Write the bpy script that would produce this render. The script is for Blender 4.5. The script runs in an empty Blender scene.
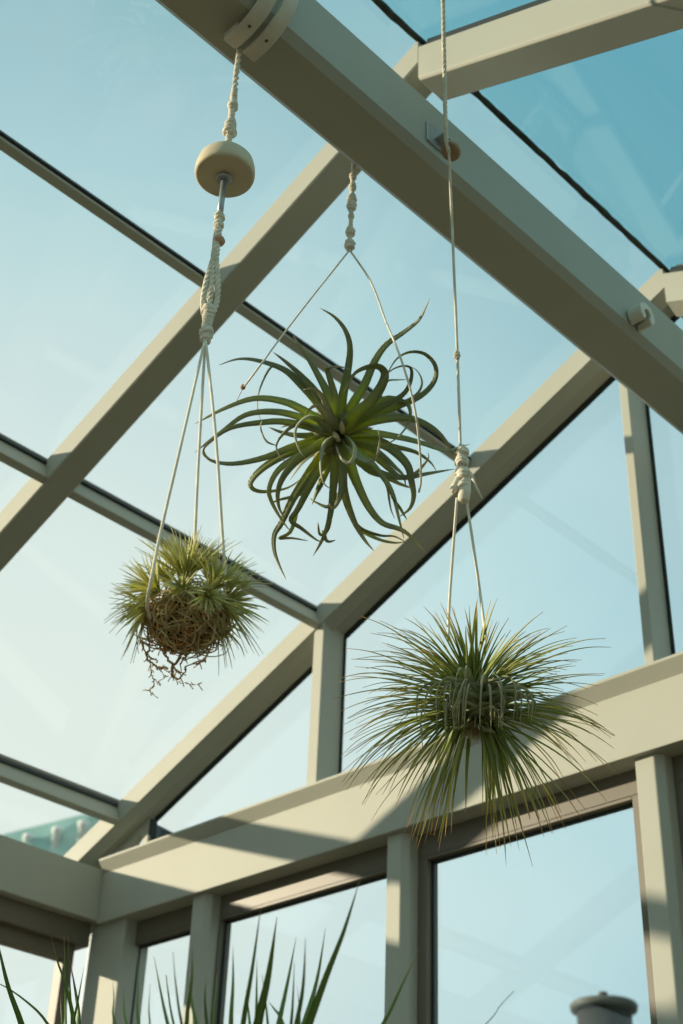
import bpy, math, random
from mathutils import Vector, Matrix, noise
random.seed(11)
SC = bpy.context.scene
COL = SC.collection
R = math.radians
CAMZ = 1.35                                   # the camera stands here above the floor

# ------------------------------------------------------------------ camera
YAW, PIT, ROL = R(45.263), R(33.880), R(2.4845)
FPX = 1422.75
fw = Vector((-math.sin(YAW)*math.cos(PIT), math.cos(YAW)*math.cos(PIT), math.sin(PIT)))
rt = Vector((math.cos(YAW), math.sin(YAW), 0)); up = rt.cross(fw)
RT = rt*math.cos(ROL)+up*math.sin(ROL); UP = -rt*math.sin(ROL)+up*math.cos(ROL)
ORG = Vector((0, 0, CAMZ))
cd = bpy.data.cameras.new('camera'); cam = bpy.data.objects.new('camera', cd); COL.objects.link(cam)
cam.matrix_world = Matrix.Translation(ORG) @ Matrix((RT, UP, -fw)).transposed().to_4x4()
cd.sensor_fit = 'VERTICAL'; cd.sensor_height = 36; cd.lens = FPX/1024*36
cd.dof.use_dof = True; cd.dof.focus_distance = 2.45; cd.dof.aperture_fstop = 7.0
cd.clip_start = .02; cd.clip_end = 500
SC.camera = cam

def at(x, y, d):
    """the point of the place seen at pixel x, y of a 683x1024 frame, d metres deep"""
    return ORG + (RT*((x-341.5)/FPX) - UP*((y-512)/FPX) + fw)*d

# ------------------------------------------------------------------ materials
def lin(c):
    return tuple(((v/255)/12.92 if v/255 <= .04045 else ((v/255+.055)/1.055)**2.4) for v in c)+(1,)
def nt(name):
    m = bpy.data.materials.new(name); m.use_nodes = True
    t = m.node_tree; t.nodes.clear(); o = t.nodes.new('ShaderNodeOutputMaterial')
    return m, t, o
def plain(name, c, rough=.5, var=.06, scale=8, spec=.5, bump=0, metal=0):
    m, t, o = nt(name); N = t.nodes; L = t.links
    b = N.new('ShaderNodeBsdfPrincipled'); b.inputs['Roughness'].default_value = rough
    b.inputs['Specular IOR Level'].default_value = spec; b.inputs['Metallic'].default_value = metal
    tc = N.new('ShaderNodeTexCoord'); nz = N.new('ShaderNodeTexNoise'); nz.inputs['Scale'].default_value = scale
    nz.inputs['Detail'].default_value = 5
    L.new(tc.outputs['Object'], nz.inputs['Vector'])
    r = N.new('ShaderNodeValToRGB'); L.new(nz.outputs['Fac'], r.inputs['Fac'])
    c = lin(c)
    r.color_ramp.elements[0].position = .3; r.color_ramp.elements[1].position = .7
    r.color_ramp.elements[0].color = tuple(v*(1-var) for v in c[:3])+(1,)
    r.color_ramp.elements[1].color = tuple(min(1, v*(1+var)) for v in c[:3])+(1,)
    L.new(r.outputs['Color'], b.inputs['Base Color'])
    if bump:
        bm = N.new('ShaderNodeBump'); bm.inputs['Strength'].default_value = bump; bm.inputs['Distance'].default_value = .002
        n2 = N.new('ShaderNodeTexNoise'); n2.inputs['Scale'].default_value = scale*20; L.new(tc.outputs['Object'], n2.inputs['Vector'])
        L.new(n2.outputs['Fac'], bm.inputs['Height']); L.new(bm.outputs['Normal'], b.inputs['Normal'])
    L.new(b.outputs[0], o.inputs['Surface'])
    return m
def glass(name, c, f=1.0):
    m, t, o = nt(name); N = t.nodes; L = t.links
    tr = N.new('ShaderNodeBsdfTransparent'); tr.inputs['Color'].default_value = c
    gl = N.new('ShaderNodeBsdfGlossy'); gl.inputs['Roughness'].default_value = .0; gl.inputs['Color'].default_value = (f, f, f, 1)
    lw = N.new('ShaderNodeLayerWeight'); lw.inputs['Blend'].default_value = .5
    pw = N.new('ShaderNodeMath'); pw.operation = 'POWER'; pw.inputs[1].default_value = 4.6; L.new(lw.outputs['Facing'], pw.inputs[0])
    fr = N.new('ShaderNodeMath'); fr.operation = 'MULTIPLY_ADD'; fr.inputs[1].default_value = .9; fr.inputs[2].default_value = .035; L.new(pw.outputs[0], fr.inputs[0])
    mx = N.new('ShaderNodeMixShader')
    L.new(fr.outputs[0], mx.inputs[0]); L.new(tr.outputs[0], mx.inputs[1]); L.new(gl.outputs[0], mx.inputs[2]); L.new(mx.outputs[0], o.inputs['Surface'])
    return m
def leafmat(name, stops, trans=.35, rough=.5, tint=(1, 1, 1), var=.18, rim=0):
    """colour runs along each leaf from its base (t=0) to its tip (t=1)"""
    m, t, o = nt(name); N = t.nodes; L = t.links
    a = N.new('ShaderNodeAttribute'); a.attribute_name = 't'
    r = N.new('ShaderNodeValToRGB'); L.new(a.outputs['Fac'], r.inputs['Fac'])
    e = r.color_ramp.elements
    e[0].position, e[0].color = stops[0][0], lin(stops[0][1]); e[1].position, e[1].color = stops[-1][0], lin(stops[-1][1])
    for p, c in stops[1:-1]:
        k = e.new(p); k.color = lin(c)
    a2 = N.new('ShaderNodeAttribute'); a2.attribute_name = 'v'
    hv = N.new('ShaderNodeHueSaturation'); L.new(r.outputs['Color'], hv.inputs['Color'])
    mr = N.new('ShaderNodeMapRange'); mr.inputs['To Min'].default_value = 1-var; mr.inputs['To Max'].default_value = 1+var
    L.new(a2.outputs['Fac'], mr.inputs['Value']); L.new(mr.outputs[0], hv.inputs['Value'])
    b = N.new('ShaderNodeBsdfPrincipled'); b.inputs['Roughness'].default_value = rough
    b.inputs['Specular IOR Level'].default_value = .35
    if rim:
        a3 = N.new('ShaderNodeAttribute'); a3.attribute_name = 'e'; pw = N.new('ShaderNodeMath'); pw.operation = 'POWER'; pw.inputs[1].default_value = 3.; L.new(a3.outputs['Fac'], pw.inputs[0])
        ml = N.new('ShaderNodeMath'); ml.operation = 'MULTIPLY'; ml.inputs[1].default_value = rim; L.new(pw.outputs[0], ml.inputs[0])
        m0 = N.new('ShaderNodeMix'); m0.data_type = 'RGBA'; L.new(ml.outputs[0], m0.inputs['Factor']); L.new(hv.outputs['Color'], m0.inputs['A']); m0.inputs['B'].default_value = lin((214, 210, 180))
        rimmed = m0.outputs['Result']
    else: rimmed = hv.outputs['Color']
    L.new(rimmed, b.inputs['Base Color'])
    tl = N.new('ShaderNodeBsdfTranslucent')
    mm = N.new('ShaderNodeMix'); mm.data_type = 'RGBA'; mm.blend_type = 'MULTIPLY'; mm.inputs['Factor'].default_value = 1
    L.new(hv.outputs['Color'], mm.inputs['A']); mm.inputs['B'].default_value = tint+(1,)
    L.new(mm.outputs['Result'], tl.inputs['Color'])
    x = N.new('ShaderNodeMixShader'); x.inputs[0].default_value = trans
    L.new(b.outputs[0], x.inputs[1]); L.new(tl.outputs[0], x.inputs[2]); L.new(x.outputs[0], o.inputs['Surface'])
    return m

M = dict(
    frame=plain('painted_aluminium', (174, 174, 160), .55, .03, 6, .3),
    frame_dark=plain('dark_bronze_aluminium', (108, 101, 86), .45, .04, 6, .4),  # darker brown-grey base colour for heads, sashes and glazing caps
    gasket=plain('black_rubber', (26, 38, 36), .6, .1),
    sealant=plain('dirty_sealant', (46, 52, 42), .8, .6, 40),
    panel=plain('grey_infill_panel', (112, 112, 98), .6, .05, 5),
    clear=glass('clear_glass', (.965, .985, .985, 1)),
    tinted=glass('blue_tinted_glass', (.76, .92, .945, 1)),
    rope=plain('cotton_cord', (228, 220, 200), .9, .12, 60, .1),
    rope2=plain('jute_bead', (190, 150, 120), .8, .2, 60, .1),
    wood=plain('pale_turned_wood', (214, 200, 170), .6, .07, 30, .3),
    woodd=plain('brown_oval_wood', (160, 134, 106), .6, .15, 40, .3),
    metal=plain('white_enamelled_steel', (214, 208, 190), .4, .08, 30, .5),
    steel=plain('galvanised_steel', (165, 172, 172), .35, .1, 20, .6, metal=.5),
    floor=plain('stone_floor', (80, 70, 52), .7, .12, 3),
    slate=plain('blue_grey_sheet', (96, 116, 120), .5, .1, 5),
    plaster=plain('cream_render', (110, 103, 88), .8, .05, 4),
    pot=plain('terracotta', (160, 95, 65), .8, .12, 10),
    soil=plain('potting_soil', (50, 38, 28), .95, .3, 60, bump=.6),
    trunk=plain('fibrous_trunk', (110, 88, 62), .9, .3, 40, bump=.8),
    terrain=plain('dry_ground', (84, 80, 62), .95, .2, .3),
    nroof=plain('green_roof_sheet', (132, 172, 164), .6, .2, 1.2),
    nwall=plain('pale_house_wall', (205, 205, 195), .9, .05, 1),
    vent=plain('white_roof_vent', (235, 238, 232), .7, .03, 3),
    flue=plain('weathered_dark_metal', (84, 88, 80), .6, .2, 6),
    flue_dark=plain('sooty_metal', (34, 38, 36), .8, .2, 6),
    curly=leafmat('silvery_curly_leaf', [(0, (222, 232, 60)), (.2, (192, 206, 84)), (.38, (162, 174, 120)), (.7, (156, 166, 134)), (1, (194, 188, 162))], .42, .55, (1.2, 1.12, .6), .18, .8),
    curled=leafmat('silvery_leaf_back', [(0, (176, 186, 130)), (.5, (186, 192, 162)), (1, (206, 200, 178))], .25, .65, (1.1, 1.1, .7), .12, .6),
    fine=leafmat('fine_green_leaf', [(0, (176, 196, 92)), (.25, (160, 176, 96)), (.6, (176, 184, 104)), (.85, (206, 194, 108)), (1, (220, 186, 128))], .42, .5, (1.3, 1.2, .5), .2, .35),
    finegrey=leafmat('silver_inner_leaf', [(0, (170, 186, 134)), (.5, (196, 202, 172)), (1, (204, 202, 160))], .3, .7, (1, 1, .7)),
    moss=leafmat('pale_grey_green_leaf', [(0, (206, 206, 110)), (.4, (208, 208, 140)), (.8, (210, 210, 160)), (1, (220, 214, 180))], .42, .6, (1.3, 1.25, .6)),
    root=leafmat('brown_root', [(0, (168, 122, 76)), (.5, (216, 176, 120)), (1, (240, 214, 164))], .25, .9, (1, .9, .7), .55),
    rootgrey=leafmat('grey_dry_leaf', [(0, (196, 176, 122)), (1, (214, 202, 156))], .3, .8, (1, 1, .8), .25),
    stem=plain('leafy_stem', (96, 104, 62), .9, .3, 60, bump=.5),
    core=plain('dark_fibre_core', (58, 42, 28), .95, .4, 60, bump=.8),
    bud=plain('tan_felted_bud', (176, 160, 120), .9, .15, 60),
    sword=leafmat('sword_leaf', [(0, (110, 146, 66)), (.5, (112, 146, 70)), (.9, (128, 152, 84)), (1, (180, 150, 100))], .3, .42, (1.2, 1.2, .45), .2),
)

# ------------------------------------------------------------------ mesh building
class MB:
    k = 1.
    def __init__(s): s.v = []; s.f = []; s.t = []; s.r = []; s.sm = []; s.e = []
    def add(s, vs, fs, t=0., r=.5, smooth=False, e=None):
        s.e += e if e else [0.]*len(vs)
        b = len(s.v); s.v += [tuple(p) for p in vs]
        s.t += t if isinstance(t, list) else [t]*len(vs); s.r += [r]*len(vs)
        s.f += [tuple(b+i for i in f) for f in fs]; s.sm += [smooth]*len(fs)
    def box(s, o, ax, ay, az, x, y, z):
        vs = [o+ax*x[i]+ay*y[j]+az*z[k] for i in (0, 1) for j in (0, 1) for k in (0, 1)]
        s.add(vs, [(0, 1, 3, 2), (4, 6, 7, 5), (0, 4, 5, 1), (2, 3, 7, 6), (0, 2, 6, 4), (1, 5, 7, 3)])
    def abox(s, x, y, z): s.box(Vector((0, 0, 0)), Vector((1, 0, 0)), Vector((0, 1, 0)), Vector((0, 0, 1)), x, y, z)
    def extrude(s, poly, o, a, b, d, l0, l1):
        """polygon in the a,b plane at o carried along d from l0 to l1"""
        n = len(poly)
        vs = [o+a*p+b*q+d*l for l in (l0, l1) for p, q in poly]
        s.add(vs, [tuple(range(n))[::-1], tuple(range(n, 2*n))]+[(i, (i+1) % n, n+(i+1) % n, n+i) for i in range(n)])
    def tube(s, pts, rad, n=6, t0=0., t1=1., r=.5):
        pts = [Vector(p) for p in pts]; m = len(pts)
        rads = rad if isinstance(rad, list) else [rad]*m
        T = [(pts[min(i+1, m-1)]-pts[max(i-1, 0)]).normalized() for i in range(m)]
        nn = T[0].orthogonal().normalized(); vs = []; ts = []
        for i in range(m):
            nn = (nn-T[i]*nn.dot(T[i]));
            nn = nn.normalized() if nn.length > 1e-6 else T[i].orthogonal().normalized()
            bb = T[i].cross(nn)
            for j in range(n):
                a = 2*math.pi*j/n; vs.append(pts[i]+(nn*math.cos(a)+bb*math.sin(a))*rads[i]); ts.append(t0+(t1-t0)*i/(m-1))
        fs = [(i*n+j, i*n+(j+1) % n, (i+1)*n+(j+1) % n, (i+1)*n+j) for i in range(m-1) for j in range(n)]
        fs += [tuple(range(n))[::-1], tuple(range((m-1)*n, m*n))]
        s.add(vs, fs, ts, r, True)
    def lathe(s, prof, o, ax=Vector((0, 0, 1)), n=32):
        """prof: (radius, height) pairs round the axis ax through o"""
        a = ax.orthogonal().normalized(); b = ax.cross(a); vs = []
        for rr, h in prof:
            for j in range(n):
                q = 2*math.pi*j/n; vs.append(o+ax*h*MB.k+(a*math.cos(q)+b*math.sin(q))*max(rr, 1e-4)*MB.k)
        m = len(prof)
        fs = [(i*n+j, i*n+(j+1) % n, (i+1)*n+(j+1) % n, (i+1)*n+j) for i in range(m-1) for j in range(n)]
        fs += [tuple(range(n))[::-1], tuple(range((m-1)*n, m*n))]
        s.add(vs, fs, smooth=True)
    def leaf(s, pts, w, nrm, cup=.35, thick=.0006, r=None, shape='taper', twist=0., w_prof=None):
        """a channelled, tapering leaf: closed, with thickness; nrm is where its upper face looks"""
        pts = smooth_path(pts, 4); m = len(pts); r = random.random() if r is None else r
        L = [0.]
        for i in range(1, m): L.append(L[-1]+(pts[i]-pts[i-1]).length)
        tot = L[-1] or 1; vs = []; ts = []
        nn = Vector(nrm)
        for i in range(m):
            T = (pts[min(i+1, m-1)]-pts[max(i-1, 0)]).normalized()
            nn = nn-T*nn.dot(T)
            nn = nn.normalized() if nn.length > 1e-5 else T.orthogonal().normalized()
            u = L[i]/tot
            if twist: nn = Matrix.Rotation(twist/m, 3, T) @ nn
            sd = T.cross(nn)
            if shape == 'taper': h = (1-u)**.62*.93+.07*(1-u)
            elif shape == 'sword': h = min(1, .55+u*1.6)*(1-u**2.6)
            elif shape == 'spindle': h = min(1, .12+u*3.5)*(1-u)**.55
            else: h = 1-u*.6
            h = max(h, .03)*w*.5
            vs += [pts[i]-sd*h+nn*h*cup, pts[i]-nn*(thick+h*.08), pts[i]+sd*h+nn*h*cup, pts[i]+nn*thick*.6]
            ts += [u]*4
        fs = []
        for i in range(m-1):
            for j in range(4):
                fs.append((i*4+j, i*4+(j+1) % 4, (i+1)*4+(j+1) % 4, (i+1)*4+j))
        fs += [(3, 2, 1, 0), ((m-1)*4, (m-1)*4+1, (m-1)*4+2, (m-1)*4+3)]
        s.add(vs, fs, ts, r, True, [1., 0., 1., 0.]*m)
    def build(s, name, mat, parent=None, bevel=0, seg=2, flat=False):
        me = bpy.data.meshes.new(name); me.from_pydata(s.v, [], s.f); me.materials.append(mat)
        if not flat: me.polygons.foreach_set('use_smooth', s.sm)
        a = me.attributes.new('t', 'FLOAT', 'POINT'); a.data.foreach_set('value', s.t)
        a = me.attributes.new('v', 'FLOAT', 'POINT'); a.data.foreach_set('value', s.r)
        a = me.attributes.new('e', 'FLOAT', 'POINT'); a.data.foreach_set('value', s.e)
        me.update()
        o = bpy.data.objects.new(name, me); COL.objects.link(o)
        if parent is not None:
            o.parent = parent
            o.matrix_parent_inverse = parent.matrix_world.inverted() if parent.type != 'EMPTY' else Matrix.Translation(-parent.location)
        if bevel:
            b = o.modifiers.new('bevel', 'BEVEL'); b.width = bevel; b.segments = seg; b.limit_method = 'ANGLE'; b.harden_normals = False
        return o
def smooth_path(pts, sub):
    P = [Vector(p) for p in pts]
    if len(P) < 3: return [P[0].lerp(P[-1], i/6) for i in range(7)]
    out = []
    for i in range(len(P)-1):
        p0 = P[i-1] if i else P[0]*2-P[1]; p1 = P[i]; p2 = P[i+1]; p3 = P[i+2] if i+2 < len(P) else P[-1]*2-P[-2]
        for k in range(sub):
            t = k/sub
            out.append(.5*((2*p1)+(p2-p0)*t+(2*p0-5*p1+4*p2-p3)*t*t+(3*p1-p0-3*p2+p3)*t**3))
    out.append(P[-1]); return out
SMOOTH = None
def thing(name, label, cat, loc, group=None, kind=None):
    o = bpy.data.objects.new(name, None); COL.objects.link(o); o.location = loc; o.empty_display_size = .1
    return tag(o, label, cat, group, kind)
def tag(o, label=None, cat=None, group=None, kind=None):
    if label: o['label'] = label
    if cat: o['category'] = cat
    if group: o['group'] = group
    if kind: o['kind'] = kind
    return o
def struct(o, label=None, cat=None): return tag(o, label, cat, kind='structure')
V = lambda x, y, z: Vector((x, y, z+CAMZ))        # z measured from the camera's height
EX, EY, EZ = Vector((1, 0, 0)), Vector((0, 1, 0)), Vector((0, 0, 1))

# ------------------------------------------------------------------ the glass house
A = R(24.465); K = 2.505
XR = -1.147                                        # ridge
ZR = (K+math.sin(A)*XR)/math.cos(A)
UL = Vector((-math.cos(A), 0, -math.sin(A)))       # down the left slope
NL = Vector((-math.sin(A), 0, math.cos(A)))        # out of the left slope
UR = Vector((math.cos(A), 0, -math.sin(A))); NR = Vector((math.sin(A), 0, math.cos(A)))
RIDGE = V(XR, 0, ZR)
SL = 2.22                                          # slope length
YG = 2.1
BAYS = [-1.975, -1.16, -.345, .47, 1.285, 2.1]     # front faces of the rafters
YB = BAYS[0]

def rafter(y, U, N, name, label, w=.066, dep=.062, gable=False):
    mb = MB(); c = .004
    # cross-section: along Y and below the glass; the gable rafter steps down to a chamfered window rail
    prof = [(0, 0), (0, -(dep-c)), (c, -dep), (w-c, -dep), (w, -(dep-c)), (w, 0)]
    if gable: prof = [(0, 0), (0, -(dep-.006)), (.034, -dep-.006), (.036, -dep+.002), (w+.012, -dep+.002), (w+.012, 0)]
    drop = .02 if U is UR else 0.; o = RIDGE+EY*y-N*drop; n = len(prof)
    if drop: prof = [(p*1.12, q*1.35) for p, q in prof]
    vs = [o+EY*p+N*q+U*l for l0 in (0, 1) for p, q in prof for l in ((SL,) if l0 else (-(q-drop)*math.tan(A),))]
    mb.add(vs, [tuple(range(n))[::-1], tuple(range(n, 2*n))]+[(i, (i+1) % n, n+(i+1) % n, n+i) for i in range(n)])
    r = mb.build(name, M['frame'], bevel=0 if gable else .0015)
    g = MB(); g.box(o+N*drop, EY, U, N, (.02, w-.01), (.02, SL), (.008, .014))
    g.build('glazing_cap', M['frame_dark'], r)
    if drop:
        g = MB(); g.box(o, EY, U, N, (.006, w-.004), (.02, SL), (0, drop-.001)); g.build('gasket', M['gasket'], r)
    return struct(r, label, 'roof beam')
for i, y in enumerate(BAYS):
    lb = ['', '', '', 'sloping beige roof rafter cut off at the top left corner', 'sloping beige roof rafter crossing behind the cord with the wooden dome', 'gable end sloping beige rafter above the triangular windows'][i] or 'sloping beige roof rafter behind the camera'
    rafter(y, UL, NL, 'rafter_beam', lb, gable=i == 5)
    lb = ['', '', '', 'beige rafter of the blue tinted roof side near the camera', 'beige rafter with dark shadow streaks under the blue tinted glass', 'short beige rafter at the gable end below the blue tinted glass'][i] or 'rafter of the tinted roof side behind the camera'
    rafter(y, UR, NR, 'rafter_beam', lb, gable=i == 5)

PUR = [(.735-.115+.0, .03), (1.275-.115, .04), (2.06-.115, .04)]
def purlin(u, w, U, N, label, dep=.058):
    if label.startswith('thin'): dep = .022
    mb = MB(); o = RIDGE; segs = [(BAYS[i]+.062, BAYS[i+1]) for i in range(5)]
    for a, b in segs:
        mb.box(o, EY, U, N, (a, b), (u, u+w), (-dep, -.001))
    p = mb.build('purlin_beam', M['frame'], bevel=.002)
    g = MB()
    for a, b in segs: g.box(o, EY, U, N, (a, b), (u-.006, u), (-.012, -.001))
    g.build('gasket', M['gasket'], p)
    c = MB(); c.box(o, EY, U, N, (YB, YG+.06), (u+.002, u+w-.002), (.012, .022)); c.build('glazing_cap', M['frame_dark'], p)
    return struct(p, label, 'roof purlin')
# u is measured from the ridge down the slope
ur = lambda u: u - .115
for (u, w), lb in zip([(ur(.731), .02), (ur(1.27), .02), (ur(2.054), .021)],
        ['thin dark purlin highest on the clear roof side', 'middle purlin behind the mossy round air plant', 'lowest purlin just above the left wall beam']):
    purlin(u, w, UL, NL, lb)
for (u, w), lb in zip([(ur(.95), .02), (ur(1.7), .02)], ['upper purlin of the tinted roof side', 'lower purlin of the tinted roof side']):
    purlin(u, w, UR, NR, lb)

# roof glass: one pane for each bay and field
win = [0]
def pane_box(name, mat, mb_fn, parent=None):
    mb = MB(); mb_fn(mb); return mb.build(name, mat, parent)
def window(label, cat='window'):
    win[0] += 1
    return struct(thing('window_%d' % win[0], label, cat, (0, 0, 0)))
for side, U, N, mat, us in ((0, UL, NL, 'clear', [0.005, ur(.735), ur(1.275), ur(2.06), SL]), (1, UR, NR, 'tinted', [0.005, ur(.95), ur(1.7), SL])):
    nm = 'clear' if not side else 'blue tinted'
    for i in range(5):
        for j in range(len(us)-1):
            mb = MB(); a = us[j]+(.008 if j else 0)
            mb.box(RIDGE, EY, U, N, (BAYS[i]+.05, BAYS[i+1]+.010), (a+.004, us[j+1]+(.004 if j < len(us)-2 else 0)), (.001, .007))
            win[0] += 1
            row = ['row next to the ridge', 'second row below the ridge', 'third row below the ridge', 'lowest row above the wall beam'][j if side == 0 else (0, 1, 3)[j]]
            bay = ['fourth bay behind the camera', 'third bay behind the camera', 'bay just behind the camera', 'bay nearer the camera', 'bay next to the gable end'][i]
            o = mb.build('window_%d' % win[0], M[mat])
            struct(o, '%s roof pane, %s, %s' % (nm, row, bay), 'window')
# ridge seal: uneven black sealant where the two glass slopes meet
mb = MB(); pts = []; rads = []
for i in range(180):
    y = YB+(YG+.06-YB)*i/179
    pts.append(RIDGE+EY*y+EZ*(-.0005)+EX*(noise.noise(Vector((y*30, 0, 0)))*.002)); rads.append(.007+.003*noise.noise(Vector((y*55, 3, 0))))
mb.tube(pts, rads, 6)
struct(mb.build('ridge_trim', M['sealant']), 'black uneven sealant line along the glass ridge', 'roof seal')
mb = MB()
mb.box(RIDGE, EY, UL, NL, (YB, YG+.06), (0, .03), (.008, .012)); mb.box(RIDGE, EY, UR, NR, (YB, YG+.06), (0, .03), (.008, .012))
for i in range(1, 6): pass

# big beam lengthwise under the rafters
def roundprof(x0, x1, z0, z1, r0, r1, n=4):
    P = [(x0, z1), (x0, z0+r0)]
    P += [(x0+r0-r0*math.cos(q), z0+r0-r0*math.sin(q)) for q in [math.pi/2*i/n for i in range(1, n)]]
    P += [(x0+r0, z0), (x1-r1, z0)]
    P += [(x1-r1+r1*math.sin(q), z0+r1-r1*math.cos(q)) for q in [math.pi/2*i/n for i in range(1, n)]]
    P += [(x1, z0+r1), (x1, z1)]
    return P
mb = MB(); P = roundprof(-1.1387, -1.0283, 1.74, 1.8656, .013, .013, 1)
mb.extrude(P, V(0, 0, 0), EX, EZ, EY, YB, YG+.0)
beam = struct(mb.build('roof_beam', M['frame']), 'thick grey box beam crossing the whole roof that carries the hanging cords', 'beam')

# beams at the top of the walls
mb = MB(); mb.abox((-3.1, -2.93), (YB, YG+.06), (CAMZ+1.12, CAMZ+1.252)); 
mb.abox((-3.1, -3.05), (YB, YG+.06), (CAMZ+1.252, CAMZ+1.300))
eave = struct(mb.build('eave_beam', M['frame'], bevel=.002), 'deep grey beam on top of the left wall', 'beam')
mb = MB(); mb.abox((-2.93, .64), (YG, YG+.055), (CAMZ+1.112, CAMZ+1.243))
tie = struct(mb.build('tie_beam', M['frame'], bevel=.002), 'deep beige beam across the gable wall between upper and lower windows', 'beam')
mb = MB(); mb.extrude([(0, 0), (-.02, .027), (-.02, .033), (.08, .033), (.08, 0)], V(0, YG+.002, 1.243), EY, EZ, EX, -2.93, .64)
struct(mb.build('sill_trim', M['frame'], bevel=.001), 'narrow rail on top of the gable beam', 'window rail')
mb = MB(); mb.abox((.636, .80), (YB, YG+.06), (CAMZ+1.12, CAMZ+1.252))
struct(mb.build('eave_beam', M['frame'], bevel=.002), 'wall beam on the right side outside the view', 'beam')

# upper gable: mullions, infill, triangular glass
def roofz(x): return (K+math.sin(A)*x)/math.cos(A) if x < XR else (K+math.sin(A)*(2*XR-x))/math.cos(A)
dz = .068/math.cos(A)
def upper_mullion(x0, x1, y0, label):
    mb = MB(); x1 = x1+.0
    vs = []
    for x in (x0, x1):
        for y in (y0, YG+.082):
            vs += [V(x, y, 1.275), V(x, y, roofz(x)-dz*.75)]
    mb.add(vs, [(0, 1, 3, 2), (4, 6, 7, 5), (0, 4, 5, 1), (2, 3, 7, 6), (0, 2, 6, 4), (1, 5, 7, 3)])
    o = struct(mb.build('mullion_column', M['frame'], bevel=.002), label, 'mullion')
    g = MB(); g.add([V(x1+d, y, z) for d in (0, .007) for y in (YG+.074, YG+.078) for z in (1.275, roofz(x1)-dz)], [(0, 1, 3, 2), (4, 6, 7, 5), (0, 4, 5, 1), (2, 3, 7, 6), (0, 2, 6, 4), (1, 5, 7, 3)])
    g.build('gasket', M['gasket'], o)
UM = [(-2.2, -2.167, 2.104, 'short upright gable mullion meeting the roof rafter'), (-1.289, -1.268, 2.108, 'tall upright gable mullion under the thick beam'), (-.44, -.41, 2.108, 'upright gable mullion on the right outside the view')]
for a in UM: upper_mullion(*a)
# corner infill plate between rafter and beam, leaving a small gap of daylight
mb = MB()
poly = [(-3.02, 1.27), (-2.93, 1.300), (-2.878, 1.352), (-2.858, 1.338), (-2.853, 1.27), (-2.838, 1.27), (-2.838, roofz(-2.838)-dz+.01), (-3.02, roofz(-3.02)-dz+.01)]
mb.extrude(poly, V(0, YG+.058, 0), EX, EZ, EY, 0, .02)
struct(mb.build('gable_trim', M['frame']), 'grey corner plate filling the low end of the gable', 'panel')
mb = MB(); mb.box(V(0, 0, 0), EX, EY, EZ, (-2.838, -2.832), (YG+.06, YG+.08), (1.275, roofz(-2.838)-dz))
struct(mb.build('gable_trim', M['gasket']), 'black seal at the low corner of the triangular window', 'seal')
mb = MB(); mb.extrude([(-2.9, 1.27), (-2.785, 1.27), (-2.785, 1.345), (-2.9, 1.41)], V(0, YG+.115, 0), EX, EZ, EY, 0, .004)  # plain blue-grey plate outside the low corner of the triangular pane
struct(mb.build('gable_trim', M['slate']), 'blue grey plate outside, behind the low corner of the gable window', 'flashing')
def gable_pane(x0, x1, label):
    mb = MB(); xs = [x0]+([XR] if x0 < XR < x1 else [])+[x1]
    poly = [(x0, 1.272)]+[(x1, 1.272)]+[(x, roofz(x)-.01) for x in reversed(xs)]
    mb.extrude(poly, V(0, YG+.084, 0), EX, EZ, EY, 0, .006)
    win[0] += 1
    o = struct(mb.build('window_%d' % win[0], M['clear']), label, 'window')
    return o
gable_pane(-2.83, -2.19, 'small triangular gable window left of the short mullion')
gable_pane(-2.17, -1.28, 'large gable window behind the spiky green air plant')
gable_pane(-1.27, -.43, 'gable window at the right edge of the view')
gable_pane(-.42, .5, 'triangular gable window on the right outside the view')
# black gasket under the gable rafter
for (U, N, x0, x1) in ((UL, NL, .05, SL-.3), (UR, NR, .05, SL-.3)):
    mb = MB(); mb.box(RIDGE+EY*(YG+.075), EY, U, N, (0, .012), (x0, x1), (-.0665, -.059))
    struct(mb.build('gable_trim', M['gasket']), 'black seal along the underside of the gable rafter', 'seal')

# lower gable wall: head, mullions, sashes, glass
ZW = -.55                                         # sill of the lower windows
mb = MB(); mb.abox((-2.93, .64), (YG+.055, YG+.1), (CAMZ+1.06, CAMZ+1.16))
struct(mb.build('head_trim', M['frame_dark'], bevel=.002), 'brown grey head frame above the lower gable windows', 'window frame')
LM = [(-2.577, -2.535), (-1.955, -1.915), (-1.334, -1.291), (-.71, -.668), (-.09, -.048)]
for i, (a, b) in enumerate(LM):
    mb = MB(); mb.extrude([(a, .065), (a, 0), (b-.002, 0), (b+.012, .014), (b+.012, .065)], V(0, YG+.015, 0), EX, EY, EZ, ZW, 1.112)
    struct(mb.build('mullion_column', M['frame'], bevel=.002), ['lower mullion beside the corner window', 'lower mullion under the spiky air plant', 'lower mullion at the right edge beside the grey panel', 'lower mullion hidden to the right', 'last lower mullion hidden to the right'][i], 'mullion')
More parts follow.
